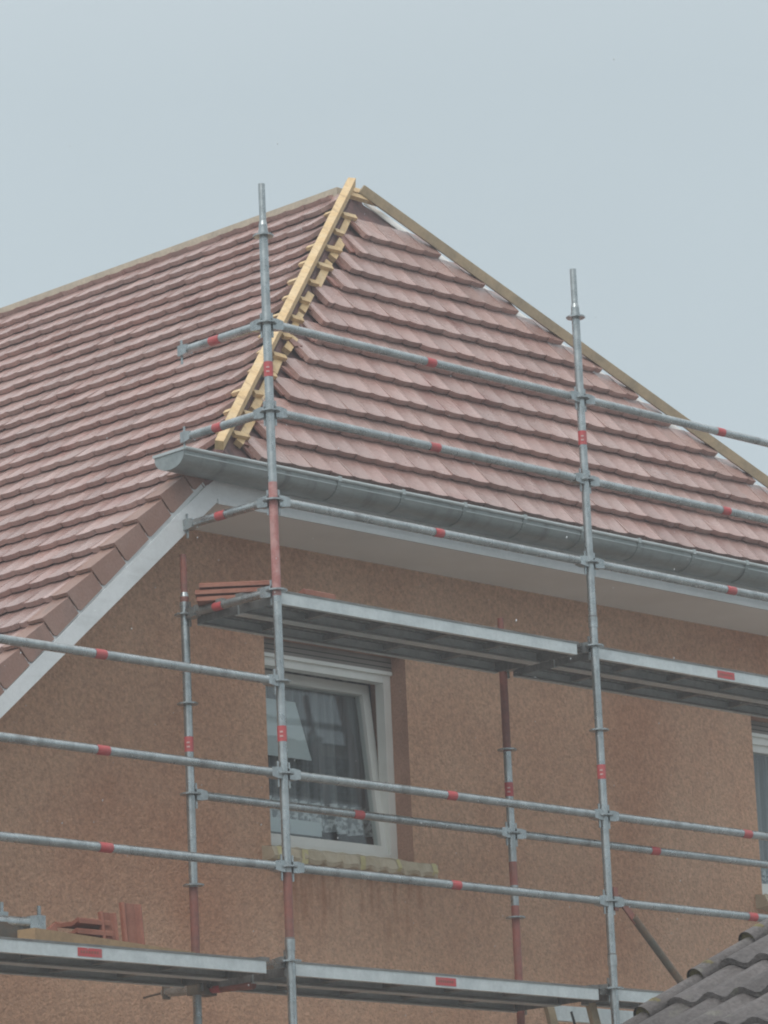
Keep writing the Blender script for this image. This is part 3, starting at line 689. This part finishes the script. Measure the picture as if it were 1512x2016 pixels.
for i in range(3):
    t = MB(); o_ = V((-1.17 + .01 * i, .36, ZD + .055 * i + .045)); roof_tile_mesh(t, o_, (1, .05 * (i - 1), 0), (-.05 * (i - 1), 1, 0), (0, 0, 1), .27 - .02 * i, .19, .022)
    tag(t.build('tile_offcut', loc=o_), ('lowest', 'middle', 'uppermost')[i] + ' of the flat stacked red tile pieces behind the plank', 'tile offcut', 'cut roof tiles on the lower deck')
t = MB(); o_ = V((-.99, .38, ZD)); roof_tile_mesh(t, o_, (0, .12, .99), (1, .1, 0), (.1, -1, .12), .235, .12, .02); tag(t.build('tile_offcut', loc=o_), 'shorter upright red tile piece left of the tallest one', 'tile offcut', 'cut roof tiles on the lower deck')
t = MB(); o_ = V((-.86, .36, ZD)); roof_tile_mesh(t, o_, (0, .10, .99), (1, .08, 0), (.08, -1, .10), .29, .15, .02); tag(t.build('tile_offcut', loc=o_), 'tallest upright red tile piece, standing on the lower deck', 'tile offcut', 'cut roof tiles on the lower deck')
t = MB(); o_ = V((-.66, .30, ZD)); roof_tile_mesh(t, o_, (1, .1, 0), (-.1, 1, 0), (0, 0, 1), .24, .18, .02); tag(t.build('tile_offcut', loc=o_), 'flat red tile piece right of the upright ones', 'tile offcut', 'cut roof tiles on the lower deck')
# spare rails with wedge heads lying on the lower deck
def spare(p1, d, ln, label):
    p1, d = V(p1), V(d).normalized(); t = MB(); t.tube(p1 - d * ln, p1 - d * .11, .034, 'galv', 14)
    h = MB(); head(h, V((0, 0, 0)), -d); h.v = [tuple(V(q) * 1.45 + p1) for q in h.v]
    o = empty('spare_rail', p1 - d * (ln * .5), label, 'scaffold rail', 'spare scaffold rails on the lower deck')
    t.build('tube', o); h.build('wedge_head', o)
spare((-1.44, .27, .130), (1, .04, .03), .95, 'spare scaffold rail whose bright wedge head reaches furthest right on the lower deck')
spare((-1.60, .37, .150), (1, .02, .02), .80, 'spare scaffold rail lying behind, its bright wedge head nearest the left picture edge')
t = MB(); t.bar((-2.30, .20, .052), (-1.56, .30, .085), .10, .085, (0, 0, 1), 'brace'); tag(t.build('beam', loc=(-2.3, .2, .05)), 'dark brown beam under the spare rails at the left end of the lower deck', 'beam')
# access ladder below the hatch
ld = empty('ladder', (3.9, .45, GZ), 'brown wooden access ladder below the right end of the lower deck', 'ladder')
lt, lb_ = V((2.67, 0, -.02)), V((3.95, 0, GZ))
for yy in (.28, .60):
    t = MB(); t.bar(V((lt.x, yy, lt.z)), V((lb_.x, yy, lb_.z)), .03, .06, (1, 0, .3), 'timberD'); t.build('stile', ld)
for i in range(13):
    c = lt + (lb_ - lt) * ((i + .55) / 14)
    t = MB(); t.box(c.x - .04, c.x + .05, .296, .584, c.z - .012, c.z + .012, 'timberD'); t.build('rung', ld)
t = MB(); 
for a in range(7):
    p = V((2.70 + .006 * a, .45, -.075 - .02 * a)); t.bar(p, p + V((.006 + .002 * a, 0, -.02)), .016, .006, (0, 1, 0), 'dark')
tag(t.build('strap', loc=(2.7, .45, -.075)), 'short black strap hanging under the lower deck beside the ladder', 'strap')

# ------------------------------------------------------------------ neighbour's roof in the lower right corner
NA = V((-2.9286, -5.0, -0.9800)); NTN = V((0.8951, 0, 0.4459)); NNN = V((-0.4459, 0, 0.8951))
nb = empty('outbuilding', (0, -7, GZ), 'low outbuilding with a weathered brown-grey concrete tile roof in the lower right corner', 'outbuilding')
def PN(y, s, h=0.): return NA + NTN * s + V((0, y + 5.0, 0)) + NNN * h
NP = [(0, 0), (.06, .003), (.12, .018), (.20, .036), (.27, .040), (.34, .034), (.42, .014), (.48, .002), (.56, .001), (.64, .016), (.71, .033), (.78, .040), (.85, .034), (.93, .014), (1.0, .004)]
nr_ = MB()
W_N = .32; GN = .367
for k in range(-5, 10):
    for c_ in range(11):
        y1 = -5.03 - c_ * W_N; y0 = y1 - W_N
        vs = []; n = len(NP); s0 = k * GN - .01 + random.uniform(-.006, .006); s1 = s0 + GN + .06; lf = random.uniform(-.003, .003)
        for t_, h in NP:
            h *= .78
            y = y1 - W_N * t_
            for s, l in ((s0, .032 + lf), (s1, .0)): vs.append(PN(y, s, h + l))
        for t_, h in NP:
            y = y1 - W_N * t_
            for s, l in ((s0, .012 + lf), (s1, -.02)): vs.append(PN(y, s, h * .62 + l))
        o = 2 * n
        base_ = len(nr_.v)
        nr_.add(vs, [(2 * i, 2 * i + 2, 2 * i + 3, 2 * i + 1)[::-1] for i in range(n - 1)], 'concrete', True)
        ii = nr_.idx('concrete')
        for f in [(2 * i, o + 2 * i, o + 2 * i + 2, 2 * i + 2) for i in range(n - 1)] + [(0, 1, o + 1, o), (2 * n - 2, o + 2 * n - 2, o + 2 * n - 1, 2 * n - 1)] + [(o + 2 * i, o + 2 * i + 1, o + 2 * i + 3, o + 2 * i + 2) for i in range(n - 1)]:
            nr_.f.append([base_ + q for q in f]); nr_.mi.append(ii); nr_.sm.append(False)
nr_.prism([PN(-5.02, -1.9, -.02), PN(-5.02, 3.6, -.02), PN(-8.55, 3.6, -.02), PN(-8.55, -1.9, -.02)], -NNN * .10, 'underlay')
nro = nr_.build('roof_slope', nb)
for k in range(-5, 10):                                       # half-round verge caps, one per course, mortar in their open lower ends
    c_ = MB(); s0 = k * GN * 1.0 + .235; s1 = s0 + GN + .05; n = 12; y_ = -5.035; rad = .041
    vs = []
    for s, l, q in ((s0, .030, rad), (s1, .006, rad * .86)):
        for i in range(n + 1):
            a = math.pi * 1.15 * i / n - .075 * math.pi
            vs.append(PN(y_ + math.cos(a) * q, s, l + .012 + math.sin(a) * q))
    c_.add(vs, [(i, i + 1, n + 2 + i, n + 1 + i)[::-1] for i in range(n)], 'concrete', True)
    co = c_.build('verge_cap', nro)
    c_ = MB(); vs2 = []
    for s in (s0 + .012, s0 + .10):
        for i in range(n + 1):
            a = math.pi * 1.15 * i / n - .075 * math.pi; vs2.append(PN(y_ + math.cos(a) * rad * .9, s, .042 + math.sin(a) * rad * .88))
    c_.add(vs2, [tuple(range(n + 1))] + [(i, n + 1 + i, n + 2 + i, i + 1) for i in range(n)], 'mortar'); c_.build('mortar_fill', nro)
w = MB(); w.prism([V((-4.4, -5.25, GZ)), V((.4, -5.25, GZ)), V((.4, -5.25, .35)), V((-4.4, -5.25, -1.74))], (0, -3.0, 0), 'plaster'); w.build('wall', nb)

# ------------------------------------------------------------------ falling sleet
fl = MB(); rnd = random.Random(3)
for i in range(7000):
    p = V((rnd.uniform(-14, 7), rnd.uniform(-14, .40), rnd.uniform(GZ, 6.4)))
    if (p - CAM).length < 8: continue
    q = rnd.uniform(.0008, .0023); st = rnd.uniform(1.0, 2.2); k = .25 * q
    vs = [p + V((q, 0, 0)), p + V((0, q, 0)), p + V((-q, 0, 0)), p + V((0, -q, 0)), p + V((k, 0, q * st)), p + V((-k, k, -q * st))]
    fl.add(vs, [(0, 1, 4), (1, 2, 4), (2, 3, 4), (3, 0, 4), (1, 0, 5), (2, 1, 5), (3, 2, 5), (0, 3, 5)], 'snow', True)
tag(fl.build('sleet'), kind='stuff')

# ------------------------------------------------------------------ thin wet haze
h = MB(); h.box(-22, 14, -22, 16, GZ - 1, 6.6, 'dark'); ho = h.build('haze'); tag(ho, kind='stuff')
hm = bpy.data.materials.new('haze'); hm.use_nodes = True; ht = hm.node_tree; ht.nodes.clear()
hv = ht.nodes.new('ShaderNodeVolumePrincipled'); hv.inputs['Color'].default_value = (.93, .96, 1, 1); hv.inputs['Density'].default_value = .0034; hv.inputs['Anisotropy'].default_value = .2
hout = ht.nodes.new('ShaderNodeOutputMaterial'); ht.links.new(hv.outputs[0], hout.inputs['Volume'])
ho.data.materials.clear(); ho.data.materials.append(hm)
